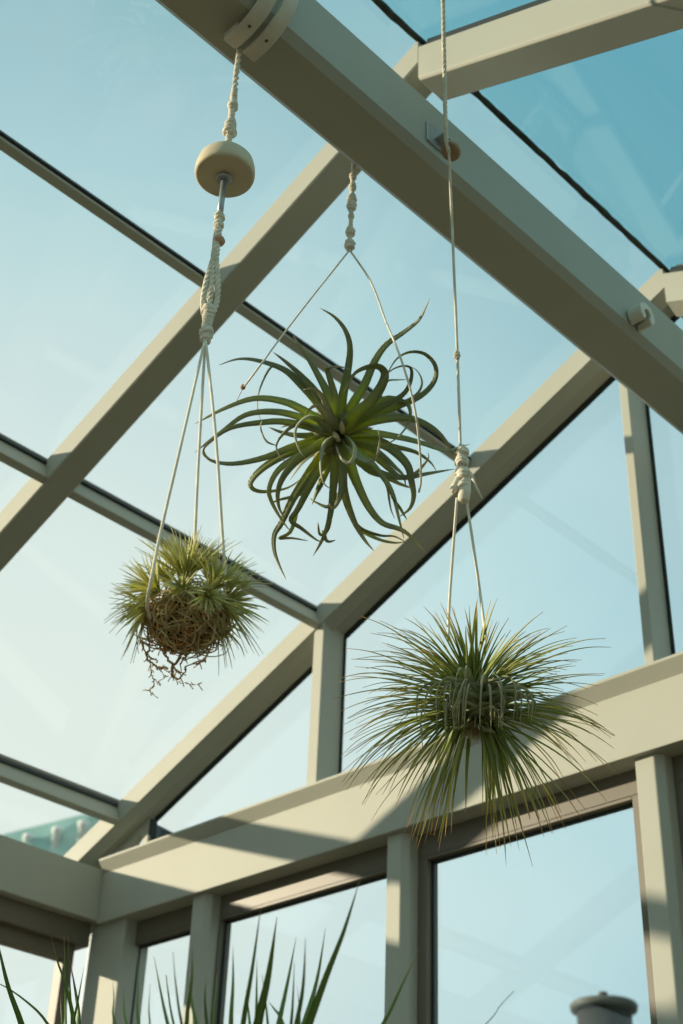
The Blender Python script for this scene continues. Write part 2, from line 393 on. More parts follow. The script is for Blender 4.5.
def low_window(x0, x1, sash, label, panel=False):
    w = window(label)
    y0, y1 = YG+.055, YG+.09; z0, z1 = ZW, 1.065
    f = MB()
    f.abox((x0, x0+sash), (y0, y1), (CAMZ+z0, CAMZ+z1)); f.abox((x1-sash, x1), (y0, y1), (CAMZ+z0, CAMZ+z1))
    f.abox((x0+sash, x1-sash), (y0, y1), (CAMZ+z0, CAMZ+z0+sash)); f.abox((x0+sash, x1-sash), (y0+.0, y1), (CAMZ+z1-.01, CAMZ+z1))
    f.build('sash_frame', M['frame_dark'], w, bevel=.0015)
    g = MB()
    gx0, gx1, gz1 = x0+sash, x1-sash, z1-.01
    g.abox((gx0, gx0+.005), (y0+.014, y0+.019), (CAMZ+z0, CAMZ+gz1)); g.abox((gx0, gx1), (y0+.014, y0+.019), (CAMZ+gz1-.005, CAMZ+gz1))
    g.build('gasket', M['gasket'], w)
    p = MB(); p.abox((gx0-.003, gx1+.003), (y0+.018, y0+.024), (CAMZ+z0+sash-.003, CAMZ+gz1+.002))
    p.build('pane', M['panel'] if panel else M['clear'], w)
low_window(-2.86, -2.575, .022, 'narrow lower gable window beside the corner post')
low_window(-2.535, -1.955, .018, 'lower gable window behind the tall sword leaves')
low_window(-1.92, -1.33, .042, 'lower gable window showing the round flue cap outside')
low_window(-1.285, -.705, .03, 'grey panelled window at the right edge of the gable wall', True)
low_window(-.67, -.085, .03, 'lower gable window hidden to the right')
low_window(-.05, .6, .03, 'last lower gable window hidden to the right')
mb = MB(); mb.abox((-2.972, -2.835), (YG+.018, YG+.1), (CAMZ+ZW-.8, CAMZ+1.118))
struct(mb.build('corner_column', M['frame'], bevel=.004), 'grey corner post under the left wall beam', 'post')
mb = MB(); mb.abox((-3.0, .7), (YG, YG+.1), (0, CAMZ+ZW)); struct(mb.build('wall_gable', M['plaster']), 'low wall under the gable windows', 'wall')

# left wall: head, posts, windows on a low wall
mb = MB(); mb.abox((-3.03, -2.962), (YB, YG+.01), (CAMZ+1.062, CAMZ+1.12)); struct(mb.build('head_trim', M['frame_dark'], bevel=.002), 'brown head frame under the left wall beam', 'window frame')
mb = MB(); mb.abox((-3.1, -2.93), (YB, YG+.1), (0, CAMZ+ZW)); struct(mb.build('wall_left', M['plaster']), 'low wall under the left windows', 'wall')
ys = [YB, -1.1, -.3, .5, 1.3, 2.085]
for i in range(5):
    w = window(['lower left wall window', 'left wall window behind the camera', 'left wall window beside the camera', 'left wall window outside the view', 'left wall window at the bottom left corner'][i])
    a, b = ys[i], ys[i+1]; f = MB(); X0, X1 = -3.02, -2.985
    z0, z1 = CAMZ+ZW, CAMZ+1.062
    f.abox((X0, X1), (a, a+.03), (z0, z1)); f.abox((X0, X1), (b-.03, b), (z0, z1)); f.abox((X0, X1), (a+.03, b-.03), (z0, z0+.04)); f.abox((X0, X1), (a+.03, b-.03), (z1-.038, z1))
    f.build('sash_frame', M['frame_dark'], w, bevel=.0015)
    g = MB(); g.abox((X0+.01, X0+.016), (a+.028, b-.028), (z0+.038, z1-.036)); g.build('pane', M['clear'], w)
# right side and floor close the room
mb = MB(); mb.abox((.64, .80), (YB, YG+.1), (0, CAMZ+ZW)); struct(mb.build('wall_right', M['plaster']), 'low wall right of the camera outside the view', 'wall')
for y in (YB, -.9, .3, 1.3, 2.05):
    mb = MB(); mb.abox((.68, .74), (y, y+.06), (CAMZ+ZW, CAMZ+1.12)); struct(mb.build('mullion_column', M['frame']), 'right wall post outside the view', 'post')
mb = MB(); mb.abox((-3.1, .80), (YB, YG+.1), (-.04, 0)); struct(mb.build('floor', M['floor']), 'stone floor of the glass house', 'floor')
mb = MB(); mb.abox((-90, 90), (-90, 90), (-3.2, -3.0)); struct(mb.build('terrain_ground', M['terrain']), 'ground around the house', 'ground')
mb = MB(); mb.abox((-3.1, .80), (YB, YG+.1), (-3.0, -.04)); struct(mb.build('wall_base', M['plaster']), 'storey below the glass house', 'wall')

# ------------------------------------------------------------------ outside
def house():
    h = thing('neighbour_canopy', 'pale green canopy roof with white vents seen through the lowest roof pane', 'building', (-14, 8, -3))
    away = Vector((-.75, .66, 0))
    tl, tr, bl, br = at(-60, 850, 15.5), at(112, 807, 15.9), at(-60, 884, 14.6), at(126, 868, 15.0)
    mb = MB(); t = EZ*.1
    vs = [bl, br, tr, tl, tl+away*2.2+EZ*.35, tr+away*2.2+EZ*.35]
    vs += [x-t for x in vs]
    mb.add(vs, [(0, 1, 2, 3), (3, 2, 5, 4), (9, 8, 7, 6), (10, 11, 8, 9), (0, 6, 7, 1), (1, 7, 8, 2), (2, 8, 11, 5), (0, 3, 9, 6), (3, 4, 10, 9), (4, 5, 11, 10)])
    mb.build('roof', M['nroof'], h)
    for p in (br+away*.4-t*1.5, bl+away*.4-t*1.5, tr+away*1.9+EZ*.2-t, tl+away*1.9+EZ*.2-t):
        m = MB(); m.tube([Vector((p.x-.12, p.y-.1, -3)), Vector((p.x-.12, p.y-.1, 0)), Vector((p.x-.12, p.y-.1, p.z))], .09, 12); m.build('post', M['vent'], h)
    for px, py in ((28, 838), (57, 831), (83, 825)):
        m = MB(); m.lathe([(.04, -.25), (.045, .0), (.062, .01), (.062, .05), (.03, .07)], at(px, py+2, 15.35), n=14)
        m.build('roof_vent', M['vent'], h)
house()
def flue():
    c = at(603.5, 1003, 8.9)
    h = thing('round_flue', 'dark round flue with a flat lid and small knob outside the gable window', 'chimney', (c.x, c.y, -3))
    z = c.z; o = Vector((c.x, c.y, 0))
    m = MB(); m.lathe([(.05, -2.99), (.17, -2.98), (.17, z-.05), (.05, z-.04)], o); m.build('pipe', M['flue_dark'], h)
    m = MB(); m.lathe([(.1, z-.055), (.205, z-.052), (.212, z-.02), (.2, z-.005), (.1, z+.012), (.02, z+.018)], o); m.build('lid', M['flue'], h)
    m = MB(); m.lathe([(.02, z+.01), (.022, z+.045), (.03, z+.05), (.028, z+.065), (.01, z+.07)], o, n=14); m.build('knob', M['flue'], h)
flue()

# ------------------------------------------------------------------ cords
def cord(mb, pts, r, strands=3, pitch=.03):
    """twisted cord following pts"""
    r = r*KS; pitch = pitch*KS
    P = smooth_path(pts, 4); L = 0; m = [P[0]]
    # resample evenly
    out = [P[0]]; step = pitch/7; acc = 0
    for i in range(1, len(P)):
        seg = (P[i]-P[i-1]); l = seg.length; pos = step-acc
        while pos <= l:
            out.append(P[i-1]+seg*(pos/l)); pos += step
        acc = (acc+l) % step
    if len(out) < 3: out = [P[0], P[len(P)//2], P[-1]]
    out[-1] = P[-1]
    n = len(out)
    T = [(out[min(i+1, n-1)]-out[max(i-1, 0)]).normalized() for i in range(n)]
    a = T[0].orthogonal().normalized(); fr = []
    for t in T:
        a = (a-t*a.dot(t)).normalized(); fr.append((a.copy(), t.cross(a)))
    if r < .0032*KS:
        mb.tube(out[::3]+([out[-1]] if (len(out)-1) % 3 else []), r*.8, 6); return
    for s in range(strands):
        mb.tube([out[i]+(fr[i][0]*math.cos(2*math.pi*(i/7+s/strands))+fr[i][1]*math.sin(2*math.pi*(i/7+s/strands)))*r*.52 for i in range(n)], r*.58, 5)
def knot(mb, c, r, h, ax=EZ, turns=3, cr=None, seed=0):
    """cord wound round itself into a knot of radius r and height h"""
    r, h = r*KS*MB.q, h*KS; cr = (cr*KS if cr else r*.42); MB.k = 1.; a = ax.orthogonal().normalized(); b = ax.cross(a); n = int(turns*12); P = []
    for i in range(n+1):
        u = i/n; q = u*turns*2*math.pi+seed; rr = (r-cr)*(.55+.45*math.sin(math.pi*u))*(1+.1*math.sin(q*1.7+seed))
        P.append(c+ax*(h*(u-.5))*.8+(a*math.cos(q)+b*math.sin(q))*rr+ax*math.sin(q*2+seed)*cr*.4)
    mb.tube(P, cr, 6)
    Q = [c-ax*h*.5+a*rr*.4, c+(a*.6+b*.6)*r, c+ax*h*.5-a*rr*.3]
    mb.tube(smooth_path(Q, 5), cr*.8, 6)
    mb.lathe([((r-cr)*.4, -h*.5), ((r-cr)*.9, -h*.25), ((r-cr)*.95, h*.2), ((r-cr)*.4, h*.5)], c, ax, 10); MB.k = KS

KS = 1.74/1.995; MB.k = KS; MB.q = 1.
# hanger 1: strap on the beam, cord with a wooden dome, three strings
D1 = 2.405
def d1(y): return D1-.00052*(y-45)*1.0            # straight down from the hook comes nearer
hook = V(-1.257*KS, .955*KS, 1.74)
def on_vert(base, y):
    """the point straight below base whose pixel row is y"""
    lo, hi = 0., 2.5
    for _ in range(40):
        m = (lo+hi)/2; p = base-EZ*m-ORG; py = 512-FPX*p.dot(UP)/p.dot(fw)
        if py < y: lo = m
        else: hi = m
    return base-EZ*lo
def dep(p): return (p-ORG).dot(fw)
top1 = hook
h1 = thing('macrame_hanger', 'white macrame cord with a wooden dome holding the mossy round air plant', 'plant hanger', top1, 'macrame plant hangers')
q = lambda y: on_vert(hook, y)
mb = MB(); cord(mb, [hook+EZ*.004, q(70), q(92)], .0050, 2, .03); cord(mb, [q(88), q(102), q(126), q(150)], .0056, 3, .02)
mb.build('cord', M['rope'], h1); mb = MB()
cord(mb, [q(228), q(245), q(262)], .0065, 3, .025)
for o in (-.008, 0, .008):
    cord(mb, [q(258)+RT*o*.2, q(280)+RT*o*.9, q(300)+RT*o*1.1+fw*abs(o)*.4, q(314)+RT*o*.7], .0045, 3, .03)
cord(mb, [q(312), q(336)], .0075, 3, .02)
mb.build('cord', M['rope'], h1)
for y, r, hh, s in ((97, .0068, .018, 1), (106, .0098, .02, 2), (124, .0105, .018, 3), (131, .0125, .02, 4), (217, .0088, .02, 5), (225, .0085, .014, 6), (311, .0108, .022, 7), (318, .0095, .016, 8), (333, .0115, .02, 9), (339, .009, .014, 10)):
    k = MB(); knot(k, q(y), r, hh, seed=s, cr=r*.36); k.build('knot', M['rope'], h1)
k = MB(); c = q(241)+RT*.003; k.lathe([(.002, -.009), (.007, -.006), (.0095, 0), (.007, .006), (.002, .009)], c, n=14); k.build('bead', M['rope2'], h1)
dc = q(172)
k = MB(); k.lathe([(.006, -.014), (.043, -.0145), (.0462, -.0125), (.0475, -.008), (.047, .004), (.0435, .018), (.035, .029), (.022, .036), (.01, .039), (.006, .0395)], dc+EZ*.003, EZ, 48)
dome = k.build('wooden_dome', M['wood'], h1); dome['label'] = 'pale turned wooden dome, flat side down'
k = MB(); c = dc-EZ*.012; k.lathe([(.004, -.006), (.011, -.006), (.0125, -.001), (.012, .001), (.004, .001)], c, n=20); k.build('ferrule', M['steel'], h1)
k = MB(); k.tube([dc-EZ*.012, q(200), q(216)], .0042, 10); k.build('rod', M['steel'], h1)

# plant positions
C1 = q(596)                                       # mossy plant hangs under the hook
dep1 = dep(C1)
E1 = [(158, 540, -.02), (150, 590, -.062), (147, 606, -.05)]
for pts, nm in (([q(338), at(182, 440, dep1-.02+.05), at(160, 535, dep1-.045), at(152, 575, dep1-.085), at(147, 603, dep1-.085), at(150, 618, dep1-.05)], 's'),
                ([q(338), at(199, 450, dep1+.10), at(195, 535, dep1+.03), at(194, 575, dep1+.02)], 's'),
                ([q(338), at(216, 440, dep1+.05), at(222, 530, dep1+.0), at(225, 572, dep1-.03), at(224, 600, dep1-.03)], 's')):
    mb = MB(); cord(mb, pts, .0026, 2, .02); mb.build('string', M['rope'], h1)

# strap the cord hangs from: two curved steel bands round the beam's lower corner
def strap():
    t = thing('beam_strap', 'pair of curved white metal bands clamped round the lower edge of the thick beam', 'bracket', V(-1.05, .8, 1.74))
    # each band leaves the side of the beam, bulges out round the corner and ends under the beam
    path = [(-1.034, 1.845), (-1.008, 1.842), (-.996, 1.815), (-.999, 1.782), (-1.012, 1.752), (-1.034, 1.731), (-1.060, 1.720), (-1.083, 1.7175), (-1.090, 1.7175)]
    for i, yo in enumerate((.800, .834)):
        c = smooth_path([V(x, 0, z) for x, z in path], 3); n = len(c); th = .0055
        out = []; inn = []
        for k in range(n):
            T = (c[min(k+1, n-1)]-c[max(k-1, 0)]).normalized(); nn = Vector((-T.z, 0, T.x))
            out.append((c[k].x, c[k].z)); inn.append((c[k].x-nn.x*th, c[k].z-nn.z*th))
        mb = MB(); mb.extrude(out+inn[::-1], Vector((0, yo, 0)), EX, EZ, EY, 0, .024)
        b = mb.build('band', M['metal'], t, bevel=.001)
        for k in (9, 17):
            s = MB(); T = (c[k+1]-c[k-1]).normalized(); nn = Vector((-T.z, 0, T.x)); nn = nn if nn.dot(Vector((1, 0, -1))) > 0 else -nn
            s.lathe([(.0028, -.001), (.0028, .0014), (.0014, .002)], Vector((c[k].x, yo+.012, c[k].z)), nn, 10)
            s.build('screw', M['flue'], b)
    mb = MB(); mb.abox((-1.098, -1.07), (.803, .825), (CAMZ+1.7235, CAMZ+1.7405)); mb.build('base_plate', M['metal'], t, bevel=.001)
strap()

# hanger 2: short knotted cord behind the beam, two strings
B2 = V(-1.312*KS, 1.292*KS, 2.02*KS)
q2 = lambda y: on_vert(B2, y)+RT*(351-341.5-(B2-EZ*0-ORG).dot(RT)*0)*0
h2 = thing('macrame_hanger', 'short knotted white cord and two strings holding the large curly air plant', 'plant hanger', B2, 'macrame plant hangers')
mb = MB(); cord(mb, [B2+EZ*.03, q2(172), q2(190), q2(226), q2(246)], .0042, 3, .022)
mb.build('cord', M['rope'], h2)
for y, r, hh, s in ((176, .0075, .022, 1), (187, .0078, .02, 2), (199, .0095, .026, 3), (206, .0098, .022, 13), (216, .006, .016, 4), (232, .0095, .022, 5), (245, .0105, .022, 6)):
    k = MB(); knot(k, q2(y), r, hh, seed=s+20, cr=r*.38); k.build('knot', M['rope'], h2)
e2 = q2(250); dd = dep(e2)
D2 = dd-.09                                       # depth of the curly plant's heart
mb = MB(); cord(mb, [e2, at(316, 292, dd-.03), at(285, 332, dd-.09), at(262, 363, D2-.1), at(243, 388, D2-.06)], .0021, 2, .018); mb.build('string', M['rope'], h2); mb = MB(); cord(mb, [at(243, 388, D2-.06), at(239, 396, D2-.055), at(236, 402, D2-.05)], .0009, 2, .01); mb.build('string', M['rope'], h2)
mb = MB(); cord(mb, [e2, at(371, 282, dd-.03), at(386, 322, dd-.09), at(400, 356, D2-.1), at(413, 400, D2-.12), at(419, 440, D2-.12), at(421, 478, D2-.1), at(419, 492, D2-.08)], .0024, 2, .018); mb.build('string', M['rope'], h2)
k = MB(); k.lathe([(.001, -.005), (.004, -.003), (.0045, 0), (.003, .004), (.001, .005)], at(243, 387, D2-.061), n=10); k.build('bead', M['rope2'], h2)

# hanger 3: long cord past a bracket on the beam's side
B3 = V(-1.155*KS, 1.372*KS, 2.03*KS); dB = dep(B3)
def c3(x, y):
    return at(x, y, dB-(y-145)*.00098*dB/2.6*.9)
h3 = thing('macrame_hanger', 'long thin white cord with a wrapped knot holding the spiky green air plant', 'plant hanger', B3, 'macrame plant hangers')
pT = RIDGE+EY*.90+EX*.03-EZ*.02
mb = MB(); cord(mb, [at(441, -70, dB+.0), at(443, 0, dB-.01), at(444.5, 70, dB-.01), at(446, 134, dB-.035), at(449, 152, dB-.04)], .0040, 3, .03); mb.build('cord', M['rope'], h3); mb = MB()
cord(mb, [at(449, 150, dB-.04), c3(451, 200), c3(454, 270), c3(457, 345), c3(459, 400), c3(460.5, 452)], .0031, 3, .03); mb.build('cord', M['rope'], h3)
for x, y, r, hh, s in ((457, 355, .0062, .022, 2), (463, 452, .011, .02, 3), (462, 462, .0125, .022, 4), (463, 474, .0135, .024, 5), (463, 486, .0125, .022, 7)):
    k = MB(); knot(k, c3(x, y), r, hh, seed=s+40, cr=r*.34); k.build('knot', M['rope'], h3)
k = MB(); k.lathe([(.006, -.024), (.0095, -.02), (.0105, .0), (.009, .022), (.005, .026)], c3(464.5, 490), (EZ+RT*.08).normalized(), 12)
k.lathe([(.003, -.018), (.007, -.01), (.006, .014), (.003, .02)], c3(456, 484), (EZ+RT*.35).normalized(), 10); k.build('wrapped_cord', M['rope'], h3)
dep3 = dep(c3(470, 690))
k = MB(); k.leaf([c3(466, 470), c3(471, 476)-fw*.01, c3(476, 488)-fw*.012, c3(483, 501)-fw*.01], .007, -fw, .2); k.build('loose_tail', M['rope'], h3)
for pts in ([c3(457, 498), c3(453, 550), c3(449.5, 600), at(448, 640, dep3)], [c3(467, 503), c3(474, 550), c3(481, 600), at(486, 640, dep3)]):
    mb = MB(); cord(mb, pts, .0029, 2, .02); mb.build('string', M['rope'], h3)
# bracket on the beam side
def bracket():
    X = -1.0283
    t = thing('cord_bracket', 'small metal plate with brown oval wood guiding the long cord along the beam', 'bracket', (X, 1.19, 1.77+CAMZ))
    mb = MB(); mb.abox((X, X+.004), (1.172, 1.222), (CAMZ+1.768, CAMZ+1.812)); mb.build('plate', M['steel'], t, bevel=.0012)
    mb = MB(); mb.abox((X+.003, X+.022), (1.19, 1.222), (CAMZ+1.782, CAMZ+1.7865)); mb.build('arm', M['steel'], t, bevel=.001)
    mb = MB(); mb.lathe([(.006, -.006), (.018, -.005), (.019, -.002), (.019, .002), (.018, .005), (.006, .006)], at(451, 151, dB-.03), (-fw*.62-(RT+UP)*.55).normalized(), 32)
    mb.build('wooden_oval', M['woodd'], t)
bracket()
def stub():
    o0 = V(-1.0283, 2.009*KS, 2.028*KS)
    t = thing('beam_hook', 'empty white cup hook on the side of the thick beam near the gable', 'bracket', o0)
    mb = MB(); pr = []; n = 20
    for k in range(n+1):
        a = -math.pi*.36+math.pi*1.7*k/n; pr.append((.0235*math.cos(a), .0235*math.sin(a)))
    inn = [(x*.4, z*.4) for x, z in pr]
    mb.extrude(pr+inn[::-1], o0+EX*.002, Vector((0, 1, 0)), EZ, EX, 0, .03); mb.build('cup', M['metal'], t, bevel=.002)
    mb = MB(); mb.lathe([(.006, 0), (.006, .02)], o0, EX, 12); mb.build('screw', M['flue_dark'], t)
stub()

# ------------------------------------------------------------------ curly air plant (plant 2)
pl2 = thing('air_plant', 'large curly strap leaved air plant with a yellow green heart', 'air plant', at(342, 440, D2), 'hanging air plants')
LV = [  # width in px, depth pushes (start, mid, tip) in metres towards (-) or away (+) from the camera, points
 (10, (0, .01, -.02), [(333, 430), (305, 412), (283, 402), (254, 399), (224, 409), (195, 424)]),
 (9, (0, -.03, -.02), [(333, 432), (296, 416.5), (270, 412), (245, 415.5), (224, 430), (208, 442), (194, 453)]),
 (9, (0, -.04, -.03), [(333, 438), (289, 423), (261, 423), (230, 428.6), (208, 444), (203, 453), (208, 460)]),
 (9.5, (0, .0, .02), [(333, 440), (297, 446), (265, 458), (234, 464), (212, 461), (204, 452), (206, 441)]),
 (11, (0, .03, .05), [(333, 425), (318, 404), (298, 382.5), (283, 370), (259, 361.6), (239, 359.5), (219, 365)]),
 (11, (0, .02, .02), [(335, 424), (318, 396), (303, 378), (287, 363), (273, 352)]),
 (11, (0, .01, .0), [(337, 420), (329, 398), (318, 376), (305, 354), (293, 336)]),
 (5.5, (.01, .05, .06), [(330, 420), (302, 386), (284, 369), (272, 367), (261, 387), (257.6, 404), (260, 418), (266, 421)]),
 (10, (0, -.01, -.04), [(337, 422), (336, 404), (332, 387), (327, 370), (330, 367), (341, 366.5), (351, 370)]),
 (10.5, (0, .01, .0), [(341, 420), (342.4, 399), (347, 375), (350, 350), (346, 332), (335, 317.5), (320, 308)]),
 (11, (0, .01, -.01), [(344, 424), (352, 407), (365, 385), (375, 362), (387, 345), (404.6, 332.4), (419.5, 320), (427, 305), (430, 298)]),
 (8.5, (0, -.01, -.03), [(350, 425), (372, 416), (395, 408), (420, 397), (434.5, 382), (436, 366), (425, 353.5), (410, 351.5), (397, 358), (388.5, 371), (385, 380)]),
 (8, (0, -.03, -.05), [(350, 423), (377, 410), (402, 396), (411, 382), (411.5, 368), (402, 365.5), (390, 371), (382, 382)]),
 (5, (.02, .02, .02), [(352, 418), (370, 398), (386, 382), (398, 380), (410, 379.6)]),
 (6, (.02, .02, .03), [(352, 422), (380, 410), (404, 402), (417, 394), (422, 383), (418, 372), (410, 366)]),
 (14, (0, -.04, -.05), [(345, 423), (358, 413), (371, 402), (382, 386), (385.5, 373), (379, 365.5), (367, 366), (355, 372), (348, 383), (344, 392)]),
 (11.5, (0, -.02, -.01), [(346, 428), (370, 422), (400, 418), (420, 422), (437, 432), (449.5, 447), (457, 462)]),
 (9, (0, -.02, -.01), [(350, 435), (372, 434), (395, 437), (420, 443), (444.5, 451), (458, 448), (470, 444)]),
 (7.5, (.01, -.02, -.05), [(352, 420), (382, 400), (404, 402), (410.5, 409), (410, 422), (400, 435.5), (389, 443), (380, 444)]),
 (13, (0, -.02, .0), [(348, 434), (368, 440), (386, 446), (399, 456), (408, 467), (411, 480), (413.6, 495), (410, 508), (399, 517)]),
 (10, (0, .0, -.02), [(348, 445), (362, 463), (384, 475), (406, 478), (428, 474), (455, 469)]),
 (10, (0, .01, .0), [(350, 440), (368, 447), (384, 458), (395, 468), (403, 476), (406, 488)]),
 (11, (0, -.02, .0), [(346, 446), (351, 466), (358, 486), (369, 508), (382, 523), (399, 529), (410, 536), (426, 553)]),
 (12, (0, .0, .01), [(342, 448), (342, 470), (344, 492), (353, 519), (364, 539), (374, 551)]),
 (6, (0, .02, .03), [(343, 480), (350, 512), (360, 527.6), (380, 535), (394, 536), (406, 542)]),
 (5, (.02, .03, .03), [(352, 520), (362, 531), (380, 540), (396, 543), (407, 541)]),
 (8, (0, -.02, -.04), [(350, 446), (368, 460), (384, 479), (393, 495), (399, 519), (404, 539)]),
 (6, (0, .0, .02), [(352, 452), (374, 468), (386, 484), (389, 500), (391, 510), (395, 519)]),
 (11, (0, .01, .03), [(333, 442), (310, 445), (284, 456), (263, 469), (251.5, 482), (255, 489), (268, 490.6), (288, 487), (305, 476)]),
 (11, (0, -.02, -.01), [(335, 442), (319, 446), (298, 460), (284, 476), (278, 491.5), (279, 507), (285, 519)]),
 (9, (0, -.01, .01), [(333, 444), (300, 456), (279, 470), (269.5, 488), (272, 502), (282, 520), (291, 532)]),
 (12, (0, .01, .02), [(335, 446), (317, 464), (305, 481), (293, 500), (282, 523), (275, 535), (275, 551), (280.5, 567), (286, 579)]),
 (10, (0, -.01, .02), [(337, 448), (320, 469), (310, 486), (298, 509), (291, 520), (301.5, 528), (317, 540), (324, 541)]),
 (5, (.02, .03, .03), [(300, 500), (296, 515), (290, 532), (279, 538), (292, 538), (309, 541)]),
 (5, (.02, .03, .03), [(315, 480), (300, 494), (282, 499), (272, 502), (268, 498)]),
 (10.5, (0, -.01, .01), [(339, 448), (335, 468), (333, 491.5), (329.6, 518), (322.6, 539), (313, 556)]),
 (13, (0, -.03, -.03), [(341, 446), (343, 466), (342.5, 485), (339, 500), (333, 509), (329, 503)]),
 (5, (.01, .02, .02), [(332, 520), (326, 532), (320, 534), (318, 522)]),
 (5, (.01, .02, .02), [(322, 530), (327, 541), (336, 540)]),
 (6, (.01, .03, .03), [(340, 490), (330, 506), (316, 502), (310, 498)]),
 (7, (.01, .02, .03), [(326, 470), (318, 490), (312, 505)]),
 (10, (-.01, -.07, -.07), [(335, 434), (324, 442), (320, 458), (320.5, 473), (324, 484), (331, 489)]),
 (11, (-.02, -.09, -.05), [(347, 434), (354.5, 444), (355.5, 457), (349.5, 464.5), (341, 459), (336, 446)]),
 (9, (-.02, -.07, -.08), [(346, 444), (358, 458), (370.5, 463), (378, 455), (380, 441), (378, 429)]),
 (10, (-.01, -.06, -.06), [(334, 433), (326, 415), (319, 405), (311, 407), (305, 416)]),
 (8, (-.01, -.07, -.08), [(332, 430), (314, 416), (300, 421), (294, 434), (300, 452), (305, 457)]),
 (8, (-.01, -.03, -.04), [(333, 424), (324, 398), (314, 388), (303, 390)]),
 (6, (-.01, -.04, -.05), [(310, 424), (294, 424), (281, 435), (276, 446), (280, 457), (287, 463)]),
 (9, (0, .01, .02), [(332, 441), (300, 436), (283, 433), (268, 427)]),
 (9, (0, -.01, .0), [(332, 434), (318, 430), (303, 426), (290, 425), (280, 428)]),
 (10, (.01, .03, .03), [(350, 450), (366, 468), (384, 476), (400, 484), (415, 489)]),
 (9, (.01, .02, .02), [(352, 444), (372, 455), (390, 470), (402, 478), (416, 473), (428, 459), (428, 452)]),
 (8, (.01, .03, .02), [(354, 440), (390, 446), (415, 452), (430, 462), (437, 472)]),
 (9, (.01, .04, .05), [(337, 450), (325, 476), (318, 492), (313, 498)]),
 (10, (.01, .04, .05), [(347, 450), (352, 475), (362, 496), (372, 508)]),
 (9, (.01, .03, .04), [(350, 418), (356, 398), (360, 385)]),
 (8, (.02, .05, .05), [(330, 425), (322, 408), (317, 392)]),
 (9, (.02, .04, .05), [(330, 445), (316, 452), (304, 462), (290, 480)]),
 (3, (-.02, -.03, -.04), [(277, 446), (266, 440), (261, 428), (262, 420)]),
 (3.5, (-.0, -.03, -.04), [(407, 520), (398, 505), (392, 497), (386, 478)]),
]
mb = MB(); mf = MB(); HEART = at(340, 434, D2+.025)
for w, (a, b, c), pts in LV:
    n = len(pts)-1; out = []
    if n < 1: continue
    for i, (x, y) in enumerate(pts):
        u = i/n; push = (a*(1-u)*(1-u)+2*(b*1.3)*u*(1-u)+c*u*u)
        out.append(at(x, y, D2+push+.012))
    nrm = (-fw*.75+(HEART-fw*.12-out[0])*.0+UP*.55).normalized()
    mid = out[len(out)//2]; rad = (mid-HEART); nrm = (-fw-rad.normalized()*.15+UP*.25).normalized()
    if a < 0: nrm = (fw*.3+rad.normalized()*.9-fw*.6).normalized()
    near = ((pts[0][0]-341)**2+(pts[0][1]-435)**2)**.5 < 22
    if near: out[0] = out[0].lerp(HEART, .6)
    (mf if a < 0 else mb).leaf(out, (w*(1.3 if a < 0 else 1.06))/FPX*D2, nrm, .55, twist=random.uniform(-.5, .5), shape='taper' if near else 'spindle')
o = mb.build('foliage', M['curly'], pl2); mf.build('curled_leaves', M['curled'], pl2)
mb = MB()
for i in range(34):                                # short inner leaves filling the heart
    a = random.uniform(0, 2*math.pi); l = random.uniform(.035, .062); d = RT*math.cos(a)+UP*math.sin(a)
    mb.leaf([HEART+fw*.012, HEART+d*l*.5-fw*random.uniform(-.01, .02), HEART+d*l+fw*random.uniform(-.0, .03)], .016, -fw+d*-.2, .5)
mb.build('inner_leaves', M['curly'], pl2)
for (x, y, ax) in ((336.5, 437, RT*.5-UP*.8), (342, 428, RT*-.1+UP*.9)):
    b = MB(); b.lathe([(.001, -.011), (.0035, -.008), (.0048, -.001), (.004, .006), (.001, .011)], at(x, y, D2-.015), (ax-fw*.3).normalized(), 10); b.build('bud', M['bud'], pl2)

# ------------------------------------------------------------------ spiky air plant (plant 3)
C3 = at(474, 702, dep3)
S3 = dep3/FPX                                      # metres per pixel there
pl3 = thing('air_plant', 'dense spiky green air plant with thin drooping leaves', 'air plant', C3, 'hanging air plants')
G = -EZ
def spray(mb, c, d, l, w, droop, up0=0., n=6, nrm=None, curl=0.):
    pts = []
    for i in range(n+1):
        t = i/n
        pts.append(c+d*l*t+EZ*l*up0*(t-t*t)+G*l*droop*t*t+Vector(d).cross(EZ)*curl*l*t*t)
    nr = nrm or (EZ+d*-.3)
    mb.leaf(pts, w, nr, .5, thick=.0004)
UPV = (UP*.9+EZ*.1).normalized()
rnd = random.Random(5)
mb = MB()
def dirp(a, f):                                    # a: angle in the picture plane from up, clockwise; f: towards camera
    return (UP*math.cos(a)+RT*math.sin(a)-fw*f).normalized()
# top tuft
def arch(mb, c, a, f, l, w, bend, sag, mat_n=None):
    """a leaf that leaves at angle a and turns over sideways and down as it goes"""
    pts = [c]; p = c.copy(); n = 7; side = 1 if math.sin(a) >= 0 else -1; aa = a
    lim = math.pi-rnd.uniform(-.12, .42); wob = rnd.uniform(-.07, .07); bend *= min(1, 1.35*(1-abs(a)/math.pi)+.12)
    for i in range(n):
        aa = aa+side*bend/n*(.5+i/n)*1.0+wob*math.sin(i*1.3)
        if abs(aa) > lim: aa = side*lim
        d = dirp(aa, f*(1-i/n*.5)); p = p+d*l/n+G*l*sag*(i/n)**2/n; pts.append(p.copy())
    mb.leaf(pts, w, (-fw*.6+EZ), .5, thick=.00035)
for i in range(30):
    a = rnd.gauss(-.1, .30); l = rnd.uniform(64, 98)*S3
    arch(mb, C3+RT*rnd.uniform(-7, 4)*S3+UP*12*S3, a, rnd.uniform(-.4, .4), l, rnd.uniform(4.4, 6.2)*S3, rnd.uniform(-.1, .25), 0)
arch(mb, C3+UP*20*S3, .12, 0, 84*S3, 5*S3, .1, 0)
